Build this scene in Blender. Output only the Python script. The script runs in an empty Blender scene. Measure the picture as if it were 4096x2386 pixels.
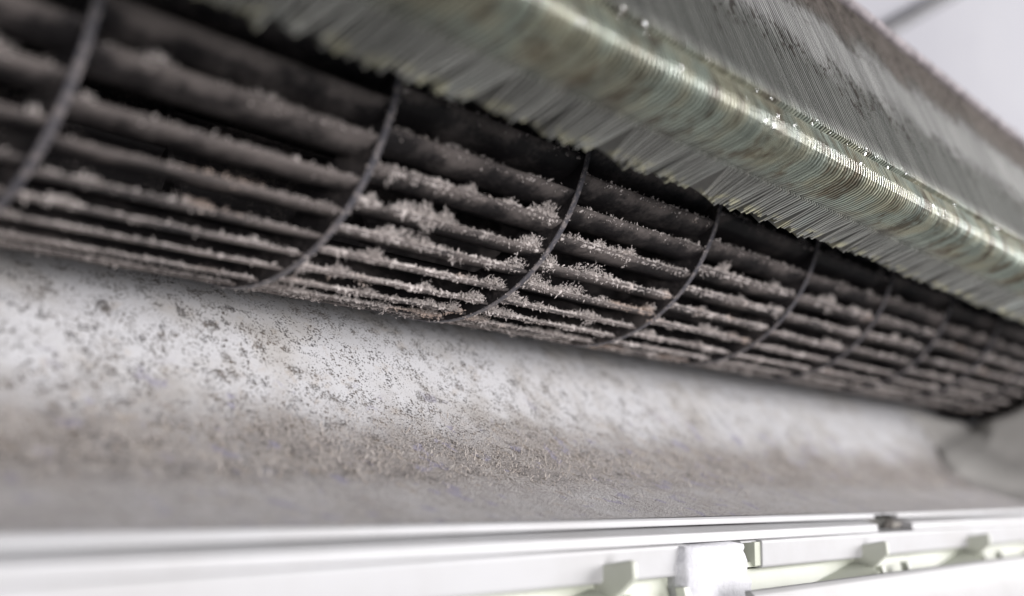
import bpy, math, random
import numpy as np
from mathutils import Matrix, Vector

# ------------------------------------------------------------------ camera, world, lights, exposure
S = 0.045                       # metres per fan radius; every length below is in fan radii
scene = bpy.context.scene
col = scene.collection

cam_d = bpy.data.cameras.new('camera')
cam = bpy.data.objects.new('camera', cam_d)
col.objects.link(cam)
scene.camera = cam
A_ = np.array([3818.7, 797.7, 4349.0]); A_ /= np.linalg.norm(A_)      # fan axis seen by the camera
V_ = np.array([0, -1.0, 0]); V_ = V_ - A_ * (V_ @ A_); V_ /= np.linalg.norm(V_)
U_ = np.cross(V_, A_)
right = (A_[0], U_[0], V_[0]); down = (A_[1], U_[1], V_[1]); fwd = (A_[2], U_[2], V_[2])
cam.matrix_world = Matrix(((right[0], -down[0], -fwd[0], 0), (right[1], -down[1], -fwd[1], 0),
                           (right[2], -down[2], -fwd[2], 0), (0, 0, 0, 1)))
cam_d.sensor_width = 36.0
cam_d.lens = 36.0 * 4349.0 / 4096.0
cam_d.clip_start = 0.005
cam_d.clip_end = 50.0
cam_d.dof.use_dof = True
cam_d.dof.focus_distance = 5.85 * S
cam_d.dof.aperture_fstop = 6.6
cam_d.dof.aperture_blades = 9

world = bpy.data.worlds.new('World')
scene.world = world
world.use_nodes = True
bg = world.node_tree.nodes['Background']
bg.inputs[0].default_value = (0.86, 0.90, 1.0, 1)
bg.inputs[1].default_value = 0.12

def area(name, loc, target, sx, sy, power, colour):
    d = bpy.data.lights.new(name, 'AREA')
    d.shape = 'RECTANGLE'; d.size = sx; d.size_y = sy; d.energy = power; d.color = colour
    o = bpy.data.objects.new(name, d); col.objects.link(o)
    o.location = loc
    o.rotation_euler = (Vector(target) - Vector(loc)).to_track_quat('-Z', 'Y').to_euler()
    return o
area('window_light', (1.80, -1.10, 0.68), (0.25, 0.15, 0.03), 1.8, 0.85, 72.0, (1.0, 0.975, 0.98))
area('room_light', (-0.25, -1.40, 0.06), (0.2, 0.15, 0.0), 0.8, 0.6, 27.0, (1.0, 0.97, 0.975))

scene.view_settings.view_transform = 'Standard'
scene.view_settings.look = 'None'
scene.view_settings.exposure = 0.0
scene.view_settings.gamma = 1.0
scene.cycles.use_denoising = True
scene.cycles.max_bounces = 8

rng = np.random.default_rng(7)
random.seed(7)

# ------------------------------------------------------------------ helpers
def mesh_np(name, verts, quads, smooth=True):
    """verts (n,3) in fan radii -> mesh in metres; quads (m,4) or tris (m,3)"""
    verts = np.asarray(verts, np.float32) * S
    quads = np.asarray(quads, np.int32)
    k = quads.shape[1]
    me = bpy.data.meshes.new(name)
    me.vertices.add(len(verts)); me.vertices.foreach_set('co', verts.ravel())
    me.loops.add(quads.size); me.loops.foreach_set('vertex_index', quads.ravel())
    me.polygons.add(len(quads))
    me.polygons.foreach_set('loop_start', np.arange(0, quads.size, k, dtype=np.int32))
    me.polygons.foreach_set('loop_total', np.full(len(quads), k, np.int32))
    me.polygons.foreach_set('use_smooth', np.full(len(quads), smooth, bool))
    me.update(calc_edges=True); me.validate()
    return me

def link(name, me, mat, parent=None, loc=(0, 0, 0), rotx=0.0):
    o = bpy.data.objects.new(name, me)
    col.objects.link(o)
    if me is not None and mat is not None and not me.materials:
        me.materials.append(mat)
    L = Vector(loc) * S
    if parent is not None:
        o.parent = parent
        p = parent
        while p is not None:
            L = L - p.location
            p = p.parent
    o.location = L
    o.rotation_euler = (rotx, 0, 0)
    return o

def root(name, label, cat, loc):
    o = bpy.data.objects.new(name, None)
    col.objects.link(o)
    o.empty_display_size = 0.02
    o.location = Vector(loc) * S
    o['label'] = label; o['category'] = cat
    return o

def prism(name, t0, t1, poly, mat, parent=None, bevel=0.006, jag=0.0, tilt=0.0):
    """(u,v) outline pushed along the unit from t0 to t1, bevelled; origin at its middle"""
    poly = np.array(poly, float)
    c = np.array([(t0 + t1) / 2, *poly.mean(0)])
    n = len(poly)
    vs = []
    for t, s in ((t0, -1), (t1, 1)):
        for p in poly:
            vs.append((t - c[0] + (random.uniform(-jag, jag) if jag else 0) + tilt * (p[1] - c[2]), p[0] - c[1], p[1] - c[2]))
    me = bpy.data.meshes.new(name)
    fs = [tuple(range(n))[::-1], tuple(range(n, 2 * n))]
    fs += [(i, (i + 1) % n, n + (i + 1) % n, n + i) for i in range(n)]
    me.from_pydata([tuple(np.array(v) * S) for v in vs], [], fs)
    import bmesh
    bm = bmesh.new(); bm.from_mesh(me)
    bmesh.ops.recalc_face_normals(bm, faces=bm.faces)
    bm.to_mesh(me); bm.free()
    o = link(name, me, mat, parent, c)
    if bevel:
        m = o.modifiers.new('bevel', 'BEVEL'); m.width = bevel * S; m.segments = 2; m.limit_method = 'ANGLE'; m.angle_limit = math.radians(25)
        me.polygons.foreach_set('use_smooth', np.ones(len(me.polygons), bool))
        w = o.modifiers.new('normals', 'WEIGHTED_NORMAL')
    return o

def snoise(n, scale, seed):
    """smooth 1-D noise 0..1, n samples, `scale` samples per knot"""
    r = np.random.default_rng(seed)
    k = int(n / scale) + 3
    kn = r.random(k)
    x = np.arange(n) / scale
    i = x.astype(int); f = x - i; f = f * f * (3 - 2 * f)
    return kn[i] * (1 - f) + kn[i + 1] * f

# ------------------------------------------------------------------ materials
class N:
    def __init__(self, name):
        self.m = bpy.data.materials.new(name); self.m.use_nodes = True
        self.t = self.m.node_tree; self.b = self.t.nodes['Principled BSDF']
        self.pos = self.t.nodes.new('ShaderNodeNewGeometry').outputs['Position']
    def n(self, kind, **kw):
        x = self.t.nodes.new(kind)
        for k, v in kw.items(): setattr(x, k, v)
        return x
    def lk(self, a, b): self.t.links.new(a, b)
    def scaled(self, v, sc, off=(0, 0, 0)):
        x = self.n('ShaderNodeMapping'); self.lk(v, x.inputs[0])
        x.inputs['Scale'].default_value = sc; x.inputs['Location'].default_value = off
        return x.outputs[0]
    def noise(self, v, scale, detail=4, rough=0.6, dist=0.0):
        x = self.n('ShaderNodeTexNoise'); self.lk(v, x.inputs['Vector'])
        x.inputs['Scale'].default_value = scale; x.inputs['Detail'].default_value = detail
        x.inputs['Roughness'].default_value = rough; x.inputs['Distortion'].default_value = dist
        return x.outputs['Fac']
    def noisec(self, v, scale, detail=2):
        x = self.n('ShaderNodeTexNoise'); self.lk(v, x.inputs['Vector'])
        x.inputs['Scale'].default_value = scale; x.inputs['Detail'].default_value = detail
        return x.outputs['Color']
    def vor(self, v, scale, rnd=1.0):
        x = self.n('ShaderNodeTexVoronoi'); self.lk(v, x.inputs['Vector'])
        x.inputs['Scale'].default_value = scale; x.inputs['Randomness'].default_value = rnd
        return x.outputs['Distance']
    def rng(self, v, a, b, c=0.0, d=1.0):
        x = self.n('ShaderNodeMapRange'); x.interpolation_type = 'SMOOTHSTEP'
        self.lk(v, x.inputs[0])
        for i, q in zip((1, 2, 3, 4), (a, b, c, d)): x.inputs[i].default_value = q
        return x.outputs[0]
    def math(self, op, a, b=None):
        x = self.n('ShaderNodeMath', operation=op)
        for i, q in enumerate((a, b)):
            if q is None: continue
            if isinstance(q, (int, float)): x.inputs[i].default_value = q
            else: self.lk(q, x.inputs[i])
        return x.outputs[0]
    def mix(self, f, a, b):
        x = self.n('ShaderNodeMix', data_type='RGBA')
        if isinstance(f, (int, float)): x.inputs[0].default_value = f
        else: self.lk(f, x.inputs[0])
        for i, q in ((6, a), (7, b)):
            if isinstance(q, tuple): x.inputs[i].default_value = (*q, 1)
            else: self.lk(q, x.inputs[i])
        return x.outputs[2]
    def sep(self):
        x = self.n('ShaderNodeSeparateXYZ'); self.lk(self.pos, x.inputs[0]); return x.outputs
    def bump(self, h, strength, dist):
        x = self.n('ShaderNodeBump'); self.lk(h, x.inputs['Height'])
        x.inputs['Strength'].default_value = strength; x.inputs['Distance'].default_value = dist
        self.lk(x.outputs[0], self.b.inputs['Normal'])
    def done(self, colour, rough=0.5, metal=0.0, spec=0.5):
        if isinstance(colour, tuple): self.b.inputs['Base Color'].default_value = (*colour, 1)
        else: self.lk(colour, self.b.inputs['Base Color'])
        if isinstance(rough, (int, float)): self.b.inputs['Roughness'].default_value = rough
        else: self.lk(rough, self.b.inputs['Roughness'])
        if isinstance(metal, (int, float)): self.b.inputs['Metallic'].default_value = metal
        else: self.lk(metal, self.b.inputs['Metallic'])
        self.b.inputs['Specular IOR Level'].default_value = spec
        return self.m

def mat_dust():
    m = N('grey_dust')
    f = m.noise(m.pos, 90, 5)
    c = m.mix(m.rng(f, 0.3, 0.7), (0.54, 0.49, 0.465), (0.78, 0.72, 0.69))
    warm = m.rng(m.noise(m.scaled(m.pos, (1, 2.2, 2.2), (3, 1, 2)), 34, 2), 0.60, 0.70)
    c = m.mix(m.math('MULTIPLY', warm, 0.55), c, (0.56, 0.40, 0.30))
    m.bump(m.noise(m.pos, 2600, 4), 0.7, 0.0004)
    return m.done(c, 1.0, 0, 0.05)

def mat_blade():
    m = N('dusty_dark_plastic')
    f = m.noise(m.pos, 60, 6, 0.65)
    g = m.noise(m.pos, 900, 4, 0.7)
    d = m.rng(m.math('ADD', m.math('MULTIPLY', f, 0.7), m.math('MULTIPLY', g, 0.3)), 0.36, 0.66)
    tc = m.n('ShaderNodeTexCoord').outputs['Object']
    sp = m.n('ShaderNodeSeparateXYZ'); m.lk(tc, sp.inputs[0])
    rim = m.rng(m.math('ADD', sp.outputs[1], m.math('MULTIPLY', m.math('SUBTRACT', f, 0.5), 0.006)), 0.945 * S, 0.985 * S)
    d = m.rng(m.math('ADD', m.math('MULTIPLY', d, 0.7), m.math('MULTIPLY', rim, 0.5)), 0.15, 1.2)
    c = m.mix(d, (0.018, 0.016, 0.017), (0.175, 0.153, 0.144))
    m.bump(g, 0.5, 0.0003)
    return m.done(c, m.rng(d, 0, 1, 0.55, 0.95), 0, 0.3)

def mat_ring():
    m = N('grey_plastic_ring')
    d = m.rng(m.noise(m.pos, 520, 5, 0.75), 0.46, 0.62)
    c = m.mix(d, (0.085, 0.083, 0.095), (0.24, 0.215, 0.21))
    m.bump(m.noise(m.pos, 1800, 3), 0.35, 0.0002)
    return m.done(c, 0.5, 0, 0.4)

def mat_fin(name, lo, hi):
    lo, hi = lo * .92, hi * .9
    m = N(name)
    x, y, z = m.sep()
    dy = m.math('SUBTRACT', y, 2.455 * S); dz = m.math('SUBTRACT', z, 1.39 * S)
    r = m.math('SQRT', m.math('ADD', m.math('MULTIPLY', dy, dy), m.math('MULTIPLY', dz, dz)))
    nose = m.rng(r, 0.13 * S, 0.25 * S, 1.0, 0.0)
    up = m.rng(z, 1.56 * S, 1.68 * S)
    streak = m.noise(m.scaled(m.pos, (1, 0.25, 0.25)), 260, 4, 0.7)     # each fin its own tone
    blot = m.noise(m.pos, 55, 4, 0.6)
    oi = m.n('ShaderNodeObjectInfo').outputs['Random']
    grey = m.mix(m.rng(streak, 0.3, 0.7), (0.40, 0.405, 0.38), (0.52, 0.525, 0.495))
    grey = m.mix(m.rng(blot, 0.5, 0.72), grey, (0.50, 0.53, 0.50))
    green = m.mix(m.rng(m.noise(m.pos, 75, 3), 0.40, 0.60), (0.58, 0.57, 0.42), (0.52, 0.59, 0.50))
    brown = m.rng(m.noise(m.scaled(m.pos, (1.3, 0.5, 0.5), (5, 2, 1)), 120, 4, 0.7), 0.51, 0.63)
    green = m.mix(m.math('MULTIPLY', brown, 0.8), green, (0.17, 0.115, 0.055))
    c = m.mix(m.math('MULTIPLY', nose, 0.9), grey, green)
    # dry upper face: bands of pale dust and dark flecks along the slab, lower tips painted pale as if catching light
    zz = m.math('ADD', m.math('DIVIDE', z, S), m.math('MULTIPLY', m.math('SUBTRACT', blot, 0.5), 0.5))
    band = m.math('MULTIPLY', m.rng(zz, 1.95, 2.2), m.rng(zz, 2.55, 2.40))
    pale = m.mix(band, (0.20, 0.205, 0.188), (0.42, 0.42, 0.405))
    pale = m.mix(m.rng(zz, 2.42, 2.62), pale, (0.20, 0.175, 0.155))
    fine = m.noise(m.scaled(m.pos, (1, 0.5, 0.5), (1, 7, 3)), 420, 4, 0.7)
    fleck = m.rng(fine, 0.53, 0.60)
    rows = m.math('MAXIMUM', m.math('MULTIPLY', m.rng(zz, 1.82, 1.98), m.rng(zz, 2.2, 2.06)), m.math('MULTIPLY', m.rng(zz, 2.3, 2.5), 0.8))
    pale = m.mix(m.math('MULTIPLY', m.math('MULTIPLY', fleck, rows), 0.9), pale, (0.05, 0.04, 0.032))
    tip = m.math('MULTIPLY', m.rng(z, 1.160 * S, 1.140 * S), m.rng(m.noise(m.pos, 260, 2), 0.47, 0.58))  # mask for the painted catch-light on the lower fin tips
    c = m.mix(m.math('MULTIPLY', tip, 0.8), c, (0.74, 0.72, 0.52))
    c = m.mix(up, c, pale)
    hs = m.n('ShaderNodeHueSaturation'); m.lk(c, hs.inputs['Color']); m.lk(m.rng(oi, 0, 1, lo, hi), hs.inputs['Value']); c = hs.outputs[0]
    # wet on the nose, drier elsewhere
    wet = m.math('MULTIPLY', nose, m.rng(m.noise(m.pos, 130, 3), 0.35, 0.6, 0.5, 1.0))
    m.b.inputs['Coat Roughness'].default_value = 0.22
    m.lk(wet, m.b.inputs['Coat Weight'])
    m.b.inputs['Coat IOR'].default_value = 1.7
    return m.done(c, m.rng(nose, 0, 1, 0.55, 0.38), m.rng(up, 0, 1, 0.55, 0.25), 0.5)

def mat_casing():
    m = N('mouldy_white_plastic')
    x, y, z = m.sep()
    Y = m.math('DIVIDE', y, S)
    wv = m.n('ShaderNodeMix', data_type='VECTOR'); wv.inputs[0].default_value = 0.0004
    m.lk(m.pos, wv.inputs[4]); m.lk(m.noisec(m.pos, 900, 3), wv.inputs[5])
    p = wv.outputs[1]
    big = m.noise(m.pos, 45, 4, 0.6)
    mid = m.noise(m.scaled(m.pos, (1, 1, 1), (4, 2, 9)), 150, 4, 0.65)
    # how thick the dust lies along the duct
    belt = m.math('MULTIPLY', m.rng(Y, 4.50, 3.94), m.rng(Y, 3.42, 3.80, 0.95, 1.0))
    film = m.math('ADD', m.math('MULTIPLY', belt, 0.92), m.math('SUBTRACT', m.math('MULTIPLY', big, 1.1), 0.50))
    grain = m.noise(m.pos, 1100, 3, 0.7)
    film = m.rng(m.math('ADD', film, m.math('MULTIPLY', m.math('SUBTRACT', mid, 0.5), 1.0)), 0.0, 1.05)
    base = m.mix(m.rng(big, 0.4, 0.7), (0.61, 0.61, 0.625), (0.54, 0.525, 0.51))
    tan = m.mix(m.rng(mid, 0.3, 0.7), (0.21, 0.188, 0.176), (0.38, 0.352, 0.333))
    front = m.rng(Y, 3.85, 3.45)
    tan = m.mix(front, tan, m.mix(m.rng(mid, 0.3, 0.7), (0.35, 0.328, 0.322), (0.46, 0.44, 0.435)))
    tan = m.mix(m.rng(grain, 0.52, 0.62), tan, m.mix(0.5, tan, (0.10, 0.08, 0.07)))
    c = m.mix(m.math('MULTIPLY', film, 0.9), base, tan)
    # pale ochre smudges
    och = m.rng(m.noise(m.scaled(m.pos, (1, 1, 1), (8, 8, 1)), 210, 3), 0.58, 0.70)
    c = m.mix(m.math('MULTIPLY', och, 0.22), c, (0.42, 0.33, 0.23))
    # mould colonies: fine dots gathered in clusters
    cl = m.noise(m.scaled(m.pos, (1, 1, 1), (2, 5, 7)), 190, 3, 0.55)
    def dots(v, scale, share, size, soft):
        vo = m.n('ShaderNodeTexVoronoi'); m.lk(v, vo.inputs['Vector']); vo.inputs['Scale'].default_value = scale
        sc_ = m.n('ShaderNodeSeparateColor'); m.lk(vo.outputs['Color'], sc_.inputs[0])
        rad = m.math('MULTIPLY', m.rng(sc_.outputs[0], 1 - share, 1.0, 0.0, size), m.rng(cl, 0.32, 0.62, 0.35, 1.3))
        return m.rng(m.math('SUBTRACT', vo.outputs['Distance'], rad), -soft, soft, 1.0, 0.0)
    s1 = dots(p, 1750, 0.85, 0.42, 0.04)
    s4 = dots(m.scaled(p, (1, 1, 1), (2, 7, 1)), 2500, 0.55, 0.44, 0.05)
    s2 = dots(m.scaled(p, (1, 1, 1), (5, 1, 3)), 1050, 0.42, 0.38, 0.06)
    s3 = m.math('MULTIPLY', dots(m.scaled(p, (1, 1, 1), (3, 1, 4)), 280, 0.34, 0.44, 0.16), m.rng(m.noise(p, 1800, 3), 0.45, 0.57))
    leftish = m.rng(x, 9.0 * S, 2.0 * S, 0.55, 1.0)
    spots = m.math('MULTIPLY', m.math('MAXIMUM', m.math('MAXIMUM', m.math('MAXIMUM', s1, s2), s3), m.math('MULTIPLY', s4, 0.8)), leftish)
    spots = m.math('MULTIPLY', spots, m.rng(front, 0, 1, 0.86, 0.25))
    sc = m.mix(m.rng(mid, 0.4, 0.6), (0.040, 0.034, 0.032), (0.11, 0.085, 0.062))
    c = m.mix(spots, c, sc)
    # elongated flecks on the flatter front floor
    fl = m.rng(m.noise(m.scaled(m.pos, (1.0, 0.30, 0.30), (1, 1, 5)), 620, 3, 0.6), 0.60, 0.68)
    fl = m.math('MULTIPLY', m.math('MULTIPLY', fl, front), m.rng(mid, 0.45, 0.6))
    c = m.mix(m.math('MULTIPLY', fl, 0.75), c, (0.11, 0.085, 0.075))
    # violet stains
    vio = m.rng(m.noise(m.scaled(m.pos, (1, 0.8, 0.8), (11, 4, 2)), 170, 3), 0.60, 0.66)
    vio = m.math('MULTIPLY', vio, m.rng(Y, 4.45, 4.25))
    c = m.mix(m.math('MULTIPLY', vio, 0.6), c, (0.29, 0.275, 0.37))
    h = m.math('ADD', m.math('MULTIPLY', m.noise(m.pos, 1700, 4), film), m.math('MULTIPLY', spots, 0.5))
    m.bump(h, 0.9, 0.0007)
    return m.done(c, m.rng(film, 0, 1, 0.42, 0.95), 0, 0.35)

def mat_white(name, c0=(0.445, 0.447, 0.457), c1=(0.405, 0.402, 0.405), rough=0.5, dirt=0.35):
    m = N(name)
    f = m.noise(m.pos, 40, 4)
    c = m.mix(m.rng(f, 0.35, 0.7), c0, c1)
    d = m.rng(m.noise(m.pos, 700, 5, 0.7), 0.66, 0.74)
    d = m.math('MULTIPLY', d, m.rng(m.noise(m.pos, 60, 2), 0.45, 0.65))
    c = m.mix(m.math('MULTIPLY', d, dirt), c, (0.28, 0.22, 0.17))
    m.bump(m.noise(m.pos, 900, 3), 0.12, 0.0002)
    return m.done(c, rough, 0, 0.45)

def mat_plain(name, c0, c1, scale, rough, bump=0.3, bs=1500, bd=0.0003, spec=0.3):
    m = N(name)
    c = m.mix(m.rng(m.noise(m.pos, scale, 5, 0.65), 0.35, 0.65), c0, c1)
    m.bump(m.noise(m.pos, bs, 4), bump, bd)
    return m.done(c, rough, 0, spec)

def mat_water():
    m = N('water_bead')
    m.b.inputs['Transmission Weight'].default_value = 0.9
    m.b.inputs['IOR'].default_value = 1.33
    return m.done((0.9, 0.93, 0.92), 0.04, 0, 0.5)

DUST, BLADE, RING, CASE = mat_dust(), mat_blade(), mat_ring(), mat_casing()
FIN = mat_fin('gap_shaded_fin_face', 0.32, 0.55)  # same fin metal darkened, painting in the shade of the gaps
FINE = mat_fin('stained_fin_edge', 0.85, 1.35)  # lighter copy of the fin metal, contrasting with the painted gap shade
WHITE = mat_white('white_plastic')
GREENISH = mat_white('aged_greenish_white_plastic', (0.50, 0.52, 0.445), (0.45, 0.47, 0.39), 0.5, 0.2)
HOOKM = mat_white('aged_ivory_plastic', (0.60, 0.615, 0.55), (0.55, 0.565, 0.49), 0.5, 0.2)
FOAM = mat_plain('white_foam', (0.62, 0.62, 0.65), (0.57, 0.57, 0.60), 300, 0.8, 0.6, 700, 0.0006)
ENDW = mat_plain('dull_grey_green_plastic', (0.42, 0.41, 0.39), (0.48, 0.465, 0.445), 30, 0.6)
SEAL = mat_plain('dusty_mauve_grey_metal', (0.10, 0.088, 0.092), (0.27, 0.24, 0.248), 160, 0.75, 0.6, 600, 0.0005)
DARK = mat_plain('painted_hollow_shade', (0.05, 0.05, 0.045), (0.10, 0.095, 0.085), 120, 0.8)  # dark colour stands in for shade inside the broken gap and slot
WALL = mat_plain('painted_wall', (0.27, 0.27, 0.293), (0.29, 0.29, 0.31), 6, 0.8, 0.2, 300, 0.0004)
CABLE = mat_plain('dark_grey_rubber', (0.10, 0.10, 0.105), (0.14, 0.14, 0.145), 20, 0.6)
LINT = mat_plain('pale_lint', (0.42, 0.37, 0.33), (0.62, 0.57, 0.53), 200, 1.0, 0.0)
WATER = mat_water()

# ------------------------------------------------------------------ the wall behind
wv = np.array([(-12, 0, -30), (75, 0, -30), (75, 0, 45), (-12, 0, 45)], float)
w = link('wall', mesh_np('wall', wv, [(0, 1, 2, 3)], False), WALL, None, (0, 6.6, 0))
w['kind'] = 'structure'

# ------------------------------------------------------------------ housing: scroll casing, end wall, front frame
housing = root('air_conditioner_housing', 'open white plastic housing with mould specks and brown dust below the fan', 'housing', (6.0, 4.0, -1.2))

prof = [(3.12, -0.476), (3.45, -0.415), (3.75, -0.335), (3.95, -0.25), (4.12, -0.15), (4.30, -0.01), (4.45, 0.135), (4.58, 0.275), (4.73, 0.405),
        (4.95, 0.54), (5.22, 0.76), (5.46, 1.20), (5.56, 1.75), (5.42, 2.25), (5.1, 2.7)]
def catmull(pts, per):
    P = np.array([2 * np.array(pts[0]) - np.array(pts[1])] + [np.array(p) for p in pts] + [2 * np.array(pts[-1]) - np.array(pts[-2])])
    out = []
    for i in range(1, len(P) - 2):
        for s in np.arange(per) / per:
            a, b, c, d = P[i - 1], P[i], P[i + 1], P[i + 2]
            out.append(0.5 * ((2 * b) + (-a + c) * s + (2 * a - 5 * b + 4 * c - d) * s ** 2 + (-a + 3 * b - 3 * c + d) * s ** 3))
    out.append(P[-2]); return np.array(out)
PR = catmull(prof, 5)
def t_end(u_): return float(np.interp(u_, [3.1, 4.0, 4.16, 4.31, 4.48, 4.56, 5.1, 5.9], [11.6, 11.6, 11.7, 11.95, 12.02, 14.2, 14.2, 14.2]))
nt = 60
vs, n = [], len(PR)
nrm = np.gradient(PR, axis=0); nrm = np.stack([nrm[:, 1], -nrm[:, 0]], 1); nrm /= np.linalg.norm(nrm, axis=1)[:, None]
for layer in (0.0, 0.07):
    for (uu, vv), nn in zip(PR, nrm):
        for k in range(nt):
            t = -2.0 + (t_end(uu) + 2.0) * k / (nt - 1)
            vs.append((t - 6, uu + nn[0] * layer - 4, vv + nn[1] * layer))
q = []
for L in (0, 1):
    o = L * n * nt
    for i in range(n - 1):
        for k in range(nt - 1):
            f = (o + i * nt + k, o + i * nt + k + 1, o + (i + 1) * nt + k + 1, o + (i + 1) * nt + k)
            q.append(f if L == 0 else f[::-1])
casing = link('scroll_casing', mesh_np('scroll_casing', vs, q), CASE, housing, (6, 4, 0))
casing['label'] = 'curved white casing wall speckled with black mould and felted with brown dust'

vs, q, m_ = [], [], 10
us = np.linspace(2.9, 5.5, 60)
for uu in us:
    v0 = float(np.interp(uu, PR[:50, 0], PR[:50, 1])) - 0.03
    dd = 1.11 ** 2 - (uu - 4.327) ** 2
    v1 = max(v0 + 0.02, 1.4487 - math.sqrt(dd)) if dd > 0 else 1.4487
    for j in range(m_):
        f = j / (m_ - 1); vv = v0 + (v1 - v0) * f
        h = min(1.0, max(0.0, (vv - v0) / 0.42)); h = h * h * (3 - 2 * h)
        vs.append((min(t_end(uu), 12.04) + 1.15 * h - 11.5, uu - 4, vv))
for i in range(len(us) - 1):
    for j in range(m_ - 1):
        q.append((i * m_ + j, (i + 1) * m_ + j, (i + 1) * m_ + j + 1, i * m_ + j + 1))
ew = link('end_wall', mesh_np('end_wall', vs, q), ENDW, housing, (11.5, 4, 0))
md = ew.modifiers.new('thickness', 'SOLIDIFY'); md.thickness = 0.05 * S; md.offset = 1

# cup in the end wall that takes the fan's far end
k_ = 40
vs = [(x, rr * math.cos(a), rr * math.sin(a)) for x, rr in ((-0.62, 1.09), (-0.58, 1.10), (0.75, 1.10), (0.80, 0.55), (0.80, 0.02)) for a in np.linspace(0, 2 * math.pi, k_, endpoint=False)]
q = [(j * k_ + i, j * k_ + (i + 1) % k_, (j + 1) * k_ + (i + 1) % k_, (j + 1) * k_ + i) for j in range(4) for i in range(k_)]
link('bearing_cup', mesh_np('bearing_cup', vs, q), BLADE, housing, (13.55, 4.327, 1.4487))

# front frame
T0, T1 = -1.5, 13.0
rd_ = [(3.12, -0.479), (3.085, -0.474), (3.070, -0.486), (3.066, -0.512), (3.12, -0.522)]
prism('ridge', T0, 7.42, rd_, WHITE, housing, 0.004)
prism('ridge', 7.82, T1, rd_, WHITE, housing, 0.004)
rs_ = [(3.12, -0.480), (3.085, -0.4755), (3.071, -0.486), (3.070, -0.489), (3.12, -0.492)]
prism('ridge_shard', 7.425, 7.575, rs_, WHITE, housing, 0.003, 0.02)
prism('ridge_shard', 7.60, 7.815, rs_, WHITE, housing, 0.003, 0.02)
led = [(3.13, -0.5245), (3.064, -0.5245), (3.000, -0.541), (2.994, -0.549), (2.992, -0.558), (2.984, -0.589), (3.13, -0.592)]
prism('ledge', T0, 7.30, led, WHITE, housing, 0.004, 0.03)
prism('ledge', 7.92, T1, led, WHITE, housing, 0.004, 0.03)
prism('hollow_shade', 7.1, 8.1, [(3.20, -0.50), (3.13, -0.52), (3.13, -0.60), (3.20, -0.62)], DARK, housing, 0)  # dark block in place of the shade inside the broken gap
prism('broken_plastic_shard', 7.74, 7.90, [(3.12, -0.535), (3.06, -0.545), (3.07, -0.585), (3.12, -0.59)], mat_plain('torn_grey_plastic', (0.20, 0.19, 0.17), (0.30, 0.28, 0.26), 200, 0.8), housing, 0.004, 0.03, 0.6)
face = [(3.12, -0.595), (3.02, -0.592), (2.953, -0.588), (2.945, -0.600), (2.932, -0.728), (2.942, -0.742), (3.12, -0.748)]
prism('face_panel', T0, 4.82, face, WHITE, housing, 0.012)
prism('face_panel', 5.60, T1, face, WHITE, housing, 0.012)
# the slot box beside the foam
prism('slot_rim', 5.42, 5.60, [(3.12, -0.596), (2.985, -0.594), (2.975, -0.604), (3.10, -0.612)], WHITE, housing, 0.004)
prism('slot_rim', 5.535, 5.603, [(3.10, -0.60), (2.958, -0.60), (2.944, -0.728), (3.10, -0.735)], GREENISH, housing, 0.004)
prism('slot_rim', 5.32, 5.60, [(3.10, -0.708), (2.975, -0.708), (2.96, -0.735), (3.10, -0.745)], GREENISH, housing, 0.004)
prism('slot_back', 4.82, 5.56, [(3.16, -0.596), (3.09, -0.596), (3.09, -0.75), (3.16, -0.75)], DARK, housing, 0)  # back of the slot, its shade put into the colour
# trough behind the flap
prism('trough_wall', T0, T1, [(3.10, -0.750), (2.985, -0.750), (2.86, -1.10), (2.60, -1.30), (2.60, -1.36), (2.95, -1.2)], GREENISH, housing, 0.004)
def hook(t, big):
    poly = [(2.97, -0.69), (2.945, -0.655), (2.80, -0.612), (2.778, -0.622), (2.766, -0.69), (2.835, -0.765), (2.95, -0.88), (2.99, -0.80)]
    prism('hook', t - 0.02, t + 0.02, poly, HOOKM, housing, 0.01)
    # sloping web that runs from the hook down into the trough
    b = [(t - 1.75, 2.90, -1.02), (t - 0.04, 2.965, -0.765), (t - 0.04, 2.80, -0.80), (t - 1.75, 2.70, -1.0)]
    c = np.mean(b, axis=0); vv = np.array(b) - c
    vv = np.concatenate([vv, vv + np.array([0, 0.0, -0.03])])
    o = link('web', mesh_np('web', vv, [(0, 1, 2, 3), (7, 6, 5, 4), (0, 4, 5, 1), (1, 5, 6, 2), (2, 6, 7, 3), (3, 7, 4, 0)], False), GREENISH, housing, c)
    for dt, u0 in ((0.05, 2.83), (0.55, 2.86)):
        prism('rib', t + dt, t + dt + 0.06, [(u0 + .05, -0.785), (u0, -0.775), (u0 - .06, -0.93), (u0 - .01, -0.95)], HOOKM, housing, 0.006)
for t in (4.12, 6.95, 8.95, 10.95): hook(t, True)
# pin in the slot
ang = np.linspace(0, 2 * math.pi, 14, endpoint=False)
pin = []
for k, (y, r) in enumerate(((3.09, .028), (2.995, .028), (2.980, .022), (2.974, .010))):
    pin += [(r * math.cos(a), y - 3.03, r * math.sin(a)) for a in ang]
q = [(k * 14 + i, k * 14 + (i + 1) % 14, (k + 1) * 14 + (i + 1) % 14, (k + 1) * 14 + i) for k in range(3) for i in range(14)]
link('pin', mesh_np('pin', pin, q), WHITE, housing, (5.455, 3.03, -0.685))

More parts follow.
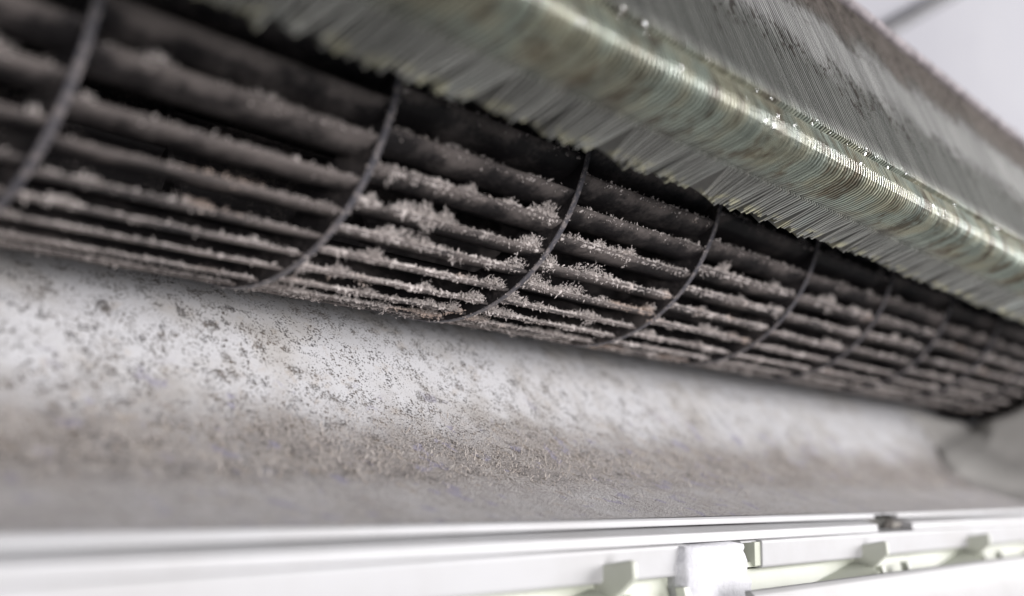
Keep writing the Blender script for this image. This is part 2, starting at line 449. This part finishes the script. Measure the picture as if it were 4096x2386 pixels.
# lint standing in the dust of the casing
def fingers(base, direc, length, rad, seed, bend=0.35, lv=(0, .4, .75, 1.0), prof=(1.0, .9, .62, .12), sides=4, jit=.25):
    r = np.random.default_rng(seed)
    N_ = len(base)
    d = direc / np.linalg.norm(direc, axis=1)[:, None]
    side = np.cross(d, r.normal(size=(N_, 3))); side /= np.linalg.norm(side, axis=1)[:, None] + 1e-9
    up = np.cross(d, side)
    bd = r.normal(size=(N_, 3)) * bend
    allv = []
    for l, p in zip(lv, prof):
        c = base + d * (length * l)[:, None] + bd * (length * l * l)[:, None]
        for s in range(sides):
            a = 2 * math.pi * s / sides
            rr = rad * p * (1 + jit * r.normal(size=N_))
            allv.append(c + side * (rr * math.cos(a))[:, None] + up * (rr * math.sin(a))[:, None])
    V = np.stack(allv, 1).reshape(-1, 3)
    nl = len(lv); per = nl * sides
    pat = np.array([(l * sides + s, l * sides + (s + 1) % sides, (l + 1) * sides + (s + 1) % sides, (l + 1) * sides + s) for l in range(nl - 1) for s in range(sides)])
    Q = (np.arange(N_) * per)[:, None, None] + pat[None]
    return V, Q.reshape(-1, 4)

M = 7000
iu = np.clip(rng.normal(3.92, 0.16, M), 3.3, 4.4); iv = np.interp(iu, PR[:30, 0], PR[:30, 1])
tt = rng.uniform(1.5, 11.0, M)
base = np.stack([tt, iu, iv], 1)
dirs = np.stack([rng.normal(0, .5, M), rng.normal(-.25, .4, M), np.full(M, 1.0)], 1)
ln = 0.006 + 0.024 * rng.random(M) ** 3
V, Q = fingers(base, dirs, ln, 0.0013 + 0.0016 * rng.random(M), 3, .5, (0, .5, 1), (1, .8, .2), 3)
li = link('lint', mesh_np('lint', V - np.array([6, 4, 0]), Q), LINT, casing, (6, 4, 0))
li['kind'] = 'stuff'

# ------------------------------------------------------------------ fan rotor
FC = (4.327, 1.4487); SP = 1.3094; R0T = 4.249 - 2 * SP             # ring 0 at R0T
fan = root('fan_rotor', 'long dark cross-flow fan cylinder with curved blades caked in grey dust', 'fan', (R0T - SP, FC[0], FC[1]))

# dividing rings
def ring_mesh(w, ri, ro, k=96):
    sec = [(-w / 2, ri), (-w / 2, ro - .005), (-w * .42, ro), (w * .42, ro), (w / 2, ro - .005), (w / 2, ri)]
    vs = [(x, r * math.cos(a), r * math.sin(a)) for a in np.linspace(0, 2 * math.pi, k, endpoint=False) for x, r in sec]
    m = len(sec)
    q = [(i * m + j, i * m + (j + 1) % m, ((i + 1) % k) * m + (j + 1) % m, ((i + 1) % k) * m + j) for i in range(k) for j in range(m)]
    me = mesh_np('dividing_ring', vs, q, False)
    me.materials.append(BLADE); me.materials.append(RING)
    me.polygons.foreach_set('material_index', np.array([1 if j in (1, 2, 3) else 0 for i in range(k) for j in range(m)], np.int32))
    return me
rm = ring_mesh(0.036, 0.78, 1.0)
def ring_dust(seed):
    r = np.random.default_rng(seed); m = 300
    a = np.radians(r.uniform(-185, -75, m)); cl_ = np.sin(a * 23 + seed) * .5 + .5
    side = np.where(r.random(m) < .5, -1, 1) * .018
    rr = 1.0 - .012 * r.random(m)
    b = np.stack([side * r.uniform(.5, 1.05, m), rr * np.cos(a), rr * np.sin(a)], 1)
    d = np.stack([np.sign(side) * .8, .5 * np.cos(a), .5 * np.sin(a)], 1) + r.normal(0, .5, (m, 3))
    sz = (.0012 + .0022 * r.random(m)) * (.4 + cl_)
    V, Q = fingers(b, d, sz * r.uniform(1.2, 2.6, m), sz, seed, .3, (0, .5, 1.0), (.7, 1.0, .4), 4, .35)
    me = mesh_np('dust_fringe', V, Q); me.materials.append(DUST); return me
for k in range(-1, 9):
    ro = link('dividing_ring', rm, RING, fan, (R0T + k * SP, *FC))
    if 1 <= k <= 5:
        rdst = bpy.data.objects.new('dust_fringe', ring_dust(300 + k)); col.objects.link(rdst)
        rdst.parent = ro; rdst['kind'] = 'stuff'
link('end_disc', ring_mesh(0.05, 0.05, 1.0), RING, fan, (R0T + 9 * SP, *FC))

# blade: curved section, tip at r=.985, leaning 41 degrees off the radius
ST = math.radians(36); CH = 0.25; BOW = 0.030
def blade_center(s):
    e = np.array([0.985, 0.0])
    ch = np.array([-math.cos(ST), math.sin(ST)]); nn = np.array([math.sin(ST), math.cos(ST)])
    return e + ch * CH * s + nn * BOW * 4 * s * (1 - s)
def blade_mesh():
    ss = np.linspace(0, 1, 9)
    c = np.array([blade_center(s) for s in ss])
    d = np.gradient(c, axis=0); d /= np.linalg.norm(d, axis=1)[:, None]
    nn = np.stack([-d[:, 1], d[:, 0]], 1)
    th = 0.0045 + 0.007 * np.sin(math.pi * np.clip(ss * .9 + .08, 0, 1))
    out = np.concatenate([c + nn * th[:, None], (c - nn * th[:, None])[::-1]])
    m = len(out); L = SP / 2 - 0.012; ks = 9
    vs = []
    for k in range(ks):
        x = -L + 2 * L * k / (ks - 1)
        for p in out: vs.append((x, p[0], p[1]))
    q = [(k * m + j, k * m + (j + 1) % m, (k + 1) * m + (j + 1) % m, (k + 1) * m + j) for k in range(ks - 1) for j in range(m)]
    return mesh_np('blade', vs, q)
bm_ = blade_mesh()

def dust_mesh(theta, level, clump, seed, boost=()):
    """dust fringe along the tip of a blade, in the blade's own frame (x along, y radial, z tangential)"""
    r = np.random.default_rng(seed)
    L = SP / 2 - 0.045
    n = 170
    x = np.linspace(-L, L, n)
    e1 = snoise(n, 3.5, seed + 1); e2 = snoise(n, 14, seed + 2)
    rad = (0.007 + 0.009 * e1 * (0.4 + e2)) * (0.6 + 0.5 * level)
    # crust on the tip: lumpy tube
    sides = 7
    tip = blade_center(0.06)
    V = []
    for i in range(n):
        for s in range(sides):
            a = 2 * math.pi * s / sides
            rr = rad[i] * (1 + 0.38 * r.normal())
            # stretched a little along the chord
            p = tip + np.array([math.cos(a) * rr * 0.9, math.sin(a) * rr]) + np.array([-.004, -.003])
            V.append((x[i] + 0.003 * r.normal(), p[0], p[1]))
    V = np.array(V)
    Q = np.array([(i * sides + s, i * sides + (s + 1) % sides, (i + 1) * sides + (s + 1) % sides, (i + 1) * sides + s) for i in range(n - 1) for s in range(sides)])
    # envelope of tufts
    xe = np.linspace(-L, L, 400)
    env = 0.006 + 0.010 * snoise(400, 5, seed + 3)
    k = r.poisson(clump)
    for _ in range(k):
        c0 = r.uniform(-L, L); w_ = r.uniform(0.015, 0.075); h = (0.028 + 0.75 * w_) * r.uniform(.6, 1.1)
        env = np.maximum(env, h * np.clip(1.25 - np.abs(xe - c0) / w_, 0, 1) ** .5 * (.75 + .5 * snoise(400, 3, r.integers(1e6))))
    patch = np.clip(snoise(400, 38, seed + 11) * 2.6 - .55, 0.12, 1.0)
    env = env * (.45 + .55 * patch)
    envd = 0.004 + 0.006 * snoise(400, 6, seed + 12)
    for _ in range(r.poisson(clump * .35)):
        c0 = r.uniform(-L, L); w_ = r.uniform(0.012, 0.045); h = r.uniform(.02, .075)
        envd = np.maximum(envd, h * np.clip(1.25 - np.abs(xe - c0) / w_, 0, 1) ** .5)
    for c0, w_, h in boost:
        env = np.maximum(env, h * np.clip(1.25 - np.abs(xe - c0) / w_, 0, 1) ** .5 * (.7 + .6 * snoise(400, 3, r.integers(1e6))))
    dens = (0.3 + 0.7 * np.clip((env + .6 * envd) / 0.05, 0, 2.4)) * (.25 + .75 * patch)
    cdf = np.cumsum(dens); cdf /= cdf[-1]
    swirl = snoise(400, 9, seed + 8) - .5
    st, ct_ = math.sin(math.radians(theta)), math.cos(math.radians(theta))
    def grow(bx, sgn, j1, j2):
        m_ = len(bx)
        d = np.stack([np.interp(bx, xe, swirl) * .5 + r.normal(0, j1, m_), 0.38 + r.normal(0, j2, m_), sgn * (0.85 + .25 * r.random(m_))], 1)
        d[:, 1] += 0.55 * st * (sgn < 0); d[:, 2] += 0.55 * ct_ * (sgn < 0)
        return d / np.linalg.norm(d, axis=1)[:, None]
    def on_tip(bx, jit):
        m_ = len(bx)
        bc = np.array([blade_center(s) for s in r.uniform(0.0, .14, m_)])
        return np.stack([bx, bc[:, 0] - .006, bc[:, 1]], 1) + r.normal(0, jit, (m_, 3))
    # matted lumps piled up under the envelope
    Nl = int((450 + 2100 * level) * dens.mean())
    bx = np.interp(r.random(Nl), cdf, xe)
    ee = np.interp(bx, xe, env) * (0.55 + 0.45 * level)
    sgn = np.where(r.random(Nl) < 0.80, -1.0, 0.75)
    ee = np.where(sgn > 0, np.interp(bx, xe, envd), ee)
    hh = ee * r.random(Nl) ** 1.3 * .9
    cb = on_tip(bx, .004) + grow(bx, sgn, .06, .10) * hh[:, None]
    sz = (0.0020 + 0.0034 * r.random(Nl)) * (1.35 - .7 * hh / (ee + 1e-6))
    V2, Q2 = fingers(cb, grow(bx, sgn, .35, .35) + r.normal(0, .8, (Nl, 3)), sz * r.uniform(1.4, 3.2, Nl), sz * .9, seed + 5, .35, (0, .5, 1.0), (.6, 1.0, .4), 4, .35)
    # short lint fibres
    Nn = int((300 + 900 * level) * dens.mean())
    bx = np.interp(r.random(Nn), cdf, xe)
    ee = np.interp(bx, xe, env) * (0.55 + 0.45 * level)
    sgn = np.where(r.random(Nn) < 0.78, -1.0, 0.75)
    g_ = grow(bx, sgn, .22, .28)
    ee = np.where(sgn > 0, np.interp(bx, xe, envd), ee)
    h0 = ee * r.random(Nn) * .8
    base = on_tip(bx, .005) + g_ * h0[:, None]
    V3, Q3 = fingers(base, g_ + r.normal(0, .25, (Nn, 3)), (0.005 + .012 * r.random(Nn) ** 2) * (.7 + 6 * ee), 0.0012 + 0.0013 * r.random(Nn), seed + 6, .5, (0, .5, 1.0), (1.0, .9, .35), 3, .3)
    Vall = np.concatenate([V, V2, V3])
    Qall = np.concatenate([Q, Q2 + len(V), Q3 + len(V) + len(V2)])
    return mesh_np('dust_fringe', Vall, Qall)

known = {0: [-158.6, -146.9, -137.6, -128.3, -120.1, -111.6, -100.9],
         1: [-151.8, -141.3, -132.6, -123.7, -114.6, -105.0],
         2: [-166.8, -157.1, -147.0, -136.7, -127.3, -117.8, -108.6],
         3: [-150.6, -141.8, -133.0, -123.6]}
lights = [dust_mesh(-130, .25, 1.5, 900 + i) for i in range(5)]
thins = [dust_mesh(-130, .08, .7, 870 + i) for i in range(4)]
mids = [dust_mesh(-130, .65, 4.0, 950 + i) for i in range(6)]
for me in lights + mids + thins: me.materials.append(DUST)
rear_parts = []
for k in range(-1, 9):
    a = list(known.get(k, [-152 + rng.uniform(-4, 4)]))
    while len(a) < 36:
        left = 360 - (a[-1] - a[0])
        a.append(a[-1] + left / (36 - len(a) + 1) * rng.uniform(.94, 1.06))
    ct = R0T + (k + .5) * SP
    a = np.array(a)
    back = np.abs((a - (-140) + 180) % 360 - 180)
    order = np.argsort(back)
    for rank, j in enumerate(order):
        th = a[j]
        if rank >= 30:
            rear_parts.append((ct, th)); continue
        b = link('blade', bm_, BLADE, fan, (ct, *FC), math.radians(th))
        tn = (th + 180) % 360 - 180
        front = -188 < tn < -75 or tn > 172
        if not front: continue
        upper = tn < -153 or tn > 0
        if k <= 0 and upper and int(j) % 2: continue
        if k in (1, 2, 3) and -170 < tn < -80:
            level = 1.0; cl = 5.0
            if upper: level = .5; cl = 2.0
            boost = []
            if k == 2:
                if -130 < tn < -85: boost = [(-.57, .08, .09), (-.46, .05, .07)]
                if -140 < tn < -118: boost += [(-.22, .13, .09)]
            if k == 1 and -128 < tn < -95: boost = [(.5, .08, .07)]
            if k == 1 and -150 < tn < -128: boost = [(.52, .07, .08), (-.25, .07, .08)]
            me = dust_mesh(th, level, cl, 2000 + 50 * k + int(j), boost)
            me.materials.append(DUST)
        elif k <= 0:
            me = lights[int(j) % 5] if (int(j) * 7) % 4 == 0 else thins[int(j) % 4]
        elif k == 4 and not upper:
            me = dust_mesh(th, .8, 5.0, 4000 + int(j)); me.materials.append(DUST)
        else:
            me = lights[int(j) % 5] if upper else mids[(int(j) + 2 * k) % 6]
        d = bpy.data.objects.new('dust_fringe', me); col.objects.link(d)
        d.parent = b; d['kind'] = 'stuff'
        if k in (-1, 5, 6, 7, 8) or k == 0:
            d.scale = (1 if (int(j) + k) % 2 else -1, 1, 1)
# blades round the back, past the 300 that show
co = np.empty(len(bm_.vertices) * 3, np.float32); bm_.vertices.foreach_get('co', co); co = co.reshape(-1, 3) / S
fq = np.array([p.vertices[:] for p in bm_.polygons])
VV, QQ = [], []
for i, (ct, th) in enumerate(rear_parts):
    c_, s_ = math.cos(math.radians(th)), math.sin(math.radians(th))
    VV.append(np.stack([co[:, 0] + ct - 6, co[:, 1] * c_ - co[:, 2] * s_, co[:, 1] * s_ + co[:, 2] * c_], 1)); QQ.append(fq + i * len(co))
rb = link('rear_blades', mesh_np('rear_blades', np.concatenate(VV), np.concatenate(QQ)), BLADE, fan, (6, *FC))
rb['kind'] = 'stuff'

# ------------------------------------------------------------------ evaporator coil
coil = root('evaporator_coil', 'greenish aluminium finned coil with rounded wet nose and bent lower fin edges', 'coil', (6.0, 2.8, 1.1))
d155 = np.array([math.cos(math.radians(155)), math.sin(math.radians(155))])
front = [np.array([2.80, 1.126]) + d155 * s for s in (0.0, 0.06, 0.13, 0.20)]
crease = np.array([2.80, 1.126]) + d155 * 0.232
front += [crease, crease + np.array([0.010, 0.016]), crease + d155 * .03 + np.array([.0, .012])]
front += [np.array([2.80, 1.128]) + d155 * .33]
nc = np.array([2.462, 1.394])
for g in (245, 225, 205, 190, 175, 160, 148): front.append(nc + 0.10 * np.array([math.cos(math.radians(g)), math.sin(math.radians(g))]))
front += [np.array([2.412, 1.512]), np.array([2.455, 1.528]), np.array([2.478, 1.552]), np.array([2.452, 1.572]), np.array([2.462, 1.60])]
d63 = np.array([math.cos(math.radians(63)), math.sin(math.radians(63))])
front += [np.array([2.462, 1.60]) + d63 * s for s in (.25, .5, .75, 1.0, 1.25, 1.45)]
front = np.array(front)
backp = front + np.array([0.30, 0.05])
backp[:7] = np.array([2.98, 1.24]) + (front[:7] - front[0]) * .6
backp[7:14] = np.linspace([2.90, 1.30], [2.86, 1.50], 7)
backp[14:20] = np.linspace([2.86, 1.52], [2.84, 1.64], 6)
backp[20:] = front[20:] + np.array([.34, -.08])
# unseen bonnet of the coil over the fan, shaped to keep light out
front = np.concatenate([front, [front[-1] + np.array([.4, .14]), front[-1] + np.array([1.2, .16]), front[-1] + np.array([2.2, -.1])]])
backp = np.concatenate([backp, [front[-3] + np.array([.1, -.45]), front[-2] + np.array([0, -.45]), front[-1] + np.array([-.2, -.4])]])
nf = len(front)
PIT = 0.030; TH = 0.0040
EN = np.gradient(front, axis=0); EN = np.stack([-EN[:, 1], EN[:, 0]], 1); EN *= 0.0036 / np.linalg.norm(EN, axis=1)[:, None]
def fin_arrays(i, dx):
    """one fin: both faces and its front edge; dx bends the lower strip sideways"""
    r = np.random.default_rng(10000 + i)
    F = front.copy(); B = backp.copy()
    short = dx[1]
    F[:4] += np.outer([1, .7, .4, .15], d155 * short)
    bendw = np.array([1, .72, .42, .15] + [0] * (nf - 4))
    off = dx[0] * bendw + dx[2] * np.exp(-((np.arange(nf) - 2) / 1.5) ** 2) * .3
    offb = off * .6
    wob = 0.0016 * r.normal(size=nf)
    V = np.concatenate([
        np.stack([off + wob - TH, F[:, 0], F[:, 1]], 1), np.stack([off + wob + TH, F[:, 0], F[:, 1]], 1),
        np.stack([offb - TH * .6, B[:, 0], B[:, 1]], 1), np.stack([offb + TH * .6, B[:, 0], B[:, 1]], 1),
        np.stack([off + wob - TH * .45, F[:, 0] + EN[:, 0], F[:, 1] + EN[:, 1]], 1), np.stack([off + wob + TH * .45, F[:, 0] + EN[:, 0], F[:, 1] + EN[:, 1]], 1)])
    V = V - np.array([0, 2.8, 1.1])
    q = []
    for j in range(nf - 1):
        q.append((j, j + 1, 2 * nf + j + 1, 2 * nf + j))                         # left face
        q.append((nf + j + 1, nf + j, 3 * nf + j, 3 * nf + j + 1))               # right face
        for a_, b_ in ((nf, 5 * nf), (5 * nf, 4 * nf), (4 * nf, 0)):              # rounded front edge
            q.append((a_ + j, a_ + j + 1, b_ + j + 1, b_ + j))
    q.append((0, 2 * nf, 3 * nf, nf))                                            # bottom edge
    return V, np.array(q)
MI = np.array([0, 0, 1, 1, 1] * (nf - 1) + [1], np.int32)
# bending of the lower edge in clumps
TF0, NF = 1.25, 372
bend = np.zeros((NF, 3))
i = 0
br = np.random.default_rng(21)
while i < NF:
    g = int(br.integers(3, 16))
    strength = br.uniform(.0, .34); lean = br.normal(0, .009); sh = br.normal(0.0, .009)
    cc = i + br.uniform(.15, .85) * g
    for j in range(i, min(NF, i + g)):
        bend[j] = ((cc - j) * PIT * strength + lean + br.normal(0, .004), sh + br.normal(0, .017), br.normal(0, .008))
        if br.random() < .07: bend[j] += (br.normal(0, .03), br.normal(.02, .03), 0)
    i += g
rest = []
for i in range(NF):
    V, q = fin_arrays(i, bend[i])
    t = TF0 + i * PIT
    if i < 300:
        me = mesh_np('fin', V, q, False)
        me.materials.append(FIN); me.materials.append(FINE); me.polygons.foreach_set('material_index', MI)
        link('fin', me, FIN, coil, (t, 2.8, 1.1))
    else:
        rest.append((V + np.array([t - 11, 0, 0]), q))
VV = np.concatenate([r[0] for r in rest]); QQ = np.concatenate([r[1] + k * len(rest[0][0]) for k, r in enumerate(rest)])
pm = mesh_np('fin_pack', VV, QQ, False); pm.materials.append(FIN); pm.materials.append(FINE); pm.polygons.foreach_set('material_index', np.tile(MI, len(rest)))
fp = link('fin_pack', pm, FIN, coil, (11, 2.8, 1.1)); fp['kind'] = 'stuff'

# dusty metal edge strip along the top of the slab
e = front[25]
def strip_mesh():
    n = 240; r = np.random.default_rng(5)
    sec = np.array([(-.005, -.045), (-.045, -.01), (-.042, .03), (-.01, .062), (.06, .085), (.09, .04)])
    n1 = snoise(n, 4, 31); n2 = snoise(n, 17, 32)
    vs = []
    for i in range(n):
        t = -5.2 + 12.2 * i / (n - 1)
        for k, p in enumerate(sec):
            w_ = .010 * (n1[i] - .5) + .014 * (n2[i] - .5) + .004 * r.normal()
            if k in (3, 4): w_ += .02 * max(0, n1[i] - .8) * 4
            vs.append((t, p[0] + w_ * .6, p[1] + w_))
    m = len(sec)
    q = [(i * m + j, i * m + (j + 1) % m, (i + 1) * m + (j + 1) % m, (i + 1) * m + j) for i in range(n - 1) for j in range(m)]
    return mesh_np('edge_strip', vs, q)
link('edge_strip', strip_mesh(), SEAL, coil, (6.0, e[0] - .005, e[1]))
# water beads along the valley behind the nose
def bead():
    vs, q = [], []
    k, m = 8, 5
    for i in range(m + 1):
        ph = math.pi * i / m
        for j in range(k):
            a = 2 * math.pi * j / k
            vs.append((math.sin(ph) * math.cos(a), math.sin(ph) * math.sin(a), math.cos(ph)))
    q = [(i * k + j, i * k + (j + 1) % k, (i + 1) * k + (j + 1) % k, (i + 1) * k + j) for i in range(m) for j in range(k)]
    return mesh_np('water_bead', vs, q)
bd = bead()
for i in range(130):
    t = rng.uniform(2.0, 9.5)
    if i < 90: y_, z_ = 2.432 + rng.normal(0, .012), 1.535 + rng.normal(0, .025)
    else:
        g = math.radians(rng.uniform(140, 200)); y_, z_ = nc[0] + .104 * math.cos(g), nc[1] + .104 * math.sin(g)
    o = link('water_bead', bd, WATER, coil, (t, y_, z_))
    s = .0022 + .006 * rng.random() ** 3
    o.scale = (s, s, s * rng.uniform(1.0, 3.0))

# ------------------------------------------------------------------ flap, foam, cable
fl = prism('air_flap', 4.9, 13.0, [(2.66, -0.772), (2.625, -0.768), (2.60, -0.785), (2.52, -0.92), (2.48, -1.15), (2.52, -1.16), (2.57, -0.93), (2.65, -0.80)], mat_white('flap_plastic', (0.36, 0.36, 0.362), (0.33, 0.328, 0.325), 0.55), None, 0.008)
fl['label'] = 'white plastic air flap across the bottom right corner, in front of the hooks'; fl['category'] = 'flap'

def foam():
    nz, ny = 26, 3
    r = np.random.default_rng(77)
    vs, q = [], []
    zs = np.linspace(-0.594, -1.02, nz)
    el = snoise(nz, 2.2, 41); er = snoise(nz, 2.2, 42)
    loop = []
    for i, z in enumerate(zs):
        x0 = -0.30 - .05 * i / nz + .02 * (el[i] - .5); x1 = 0.285 + .045 * (er[i] - .5) + 0.10 * i / nz * .5
        yf = 2.90 - .10 * i / nz; yb = 3.06 - .06 * i / nz
        for (x, y) in ((x0, yb), (x0, yf + .018), (x0 + .018, yf), (x0 * .4, yf + .001 * r.normal()), (x1 * .4, yf + .001 * r.normal()), (x1 - .018, yf), (x1, yf + .018), (x1, yb)):
            vs.append((x + .003 * r.normal(), y - 2.95 + .002 * r.normal(), z + .8))
    m = 8
    q = [(i * m + j, i * m + (j + 1) % m, (i + 1) * m + (j + 1) % m, (i + 1) * m + j) for i in range(nz - 1) for j in range(m)]
    b = (nz - 1) * m
    q += [(0, 3, 2, 1), (0, 7, 4, 3), (7, 6, 5, 4), (b, b + 1, b + 2, b + 3), (b, b + 3, b + 4, b + 7), (b + 4, b + 5, b + 6, b + 7)]
    return mesh_np('foam_block', vs, q)
fo = link('foam_block', foam(), FOAM, None, (5.03, 2.95, -0.8))
fo['label'] = 'rough white foam block wedged in the gap of the lower front frame'; fo['category'] = 'foam'

def tube(name, pts, r, mat, label, cat):
    pts = [np.array(p, float) for p in pts]; k = 12
    c = np.mean(pts, axis=0); vs = []
    for i, p in enumerate(pts):
        d = pts[min(i + 1, len(pts) - 1)] - pts[max(i - 1, 0)]; d /= np.linalg.norm(d)
        s = np.cross(d, (0, 1, 0)); s /= np.linalg.norm(s); w_ = np.cross(d, s)
        for a in np.linspace(0, 2 * math.pi, k, endpoint=False): vs.append(p - c + r * (math.cos(a) * s + math.sin(a) * w_))
    q = [(i * k + j, i * k + (j + 1) % k, (i + 1) * k + (j + 1) % k, (i + 1) * k + j) for i in range(len(pts) - 1) for j in range(k)]
    o = link(name, mesh_np(name, vs, q), mat, None, c)
    o['label'] = label; o['category'] = cat
    return o
tube('cable', [(11.0, 6.48, 3.72), (13.0, 6.47, 4.85), (15.333, 6.47, 6.22), (16.362, 6.47, 6.82), (17.722, 6.47, 7.60), (20.5, 6.48, 9.2), (24, 6.48, 11.3)], 0.11, CABLE,
     'dark cable running slantwise up the pale wall behind the coil', 'cable')
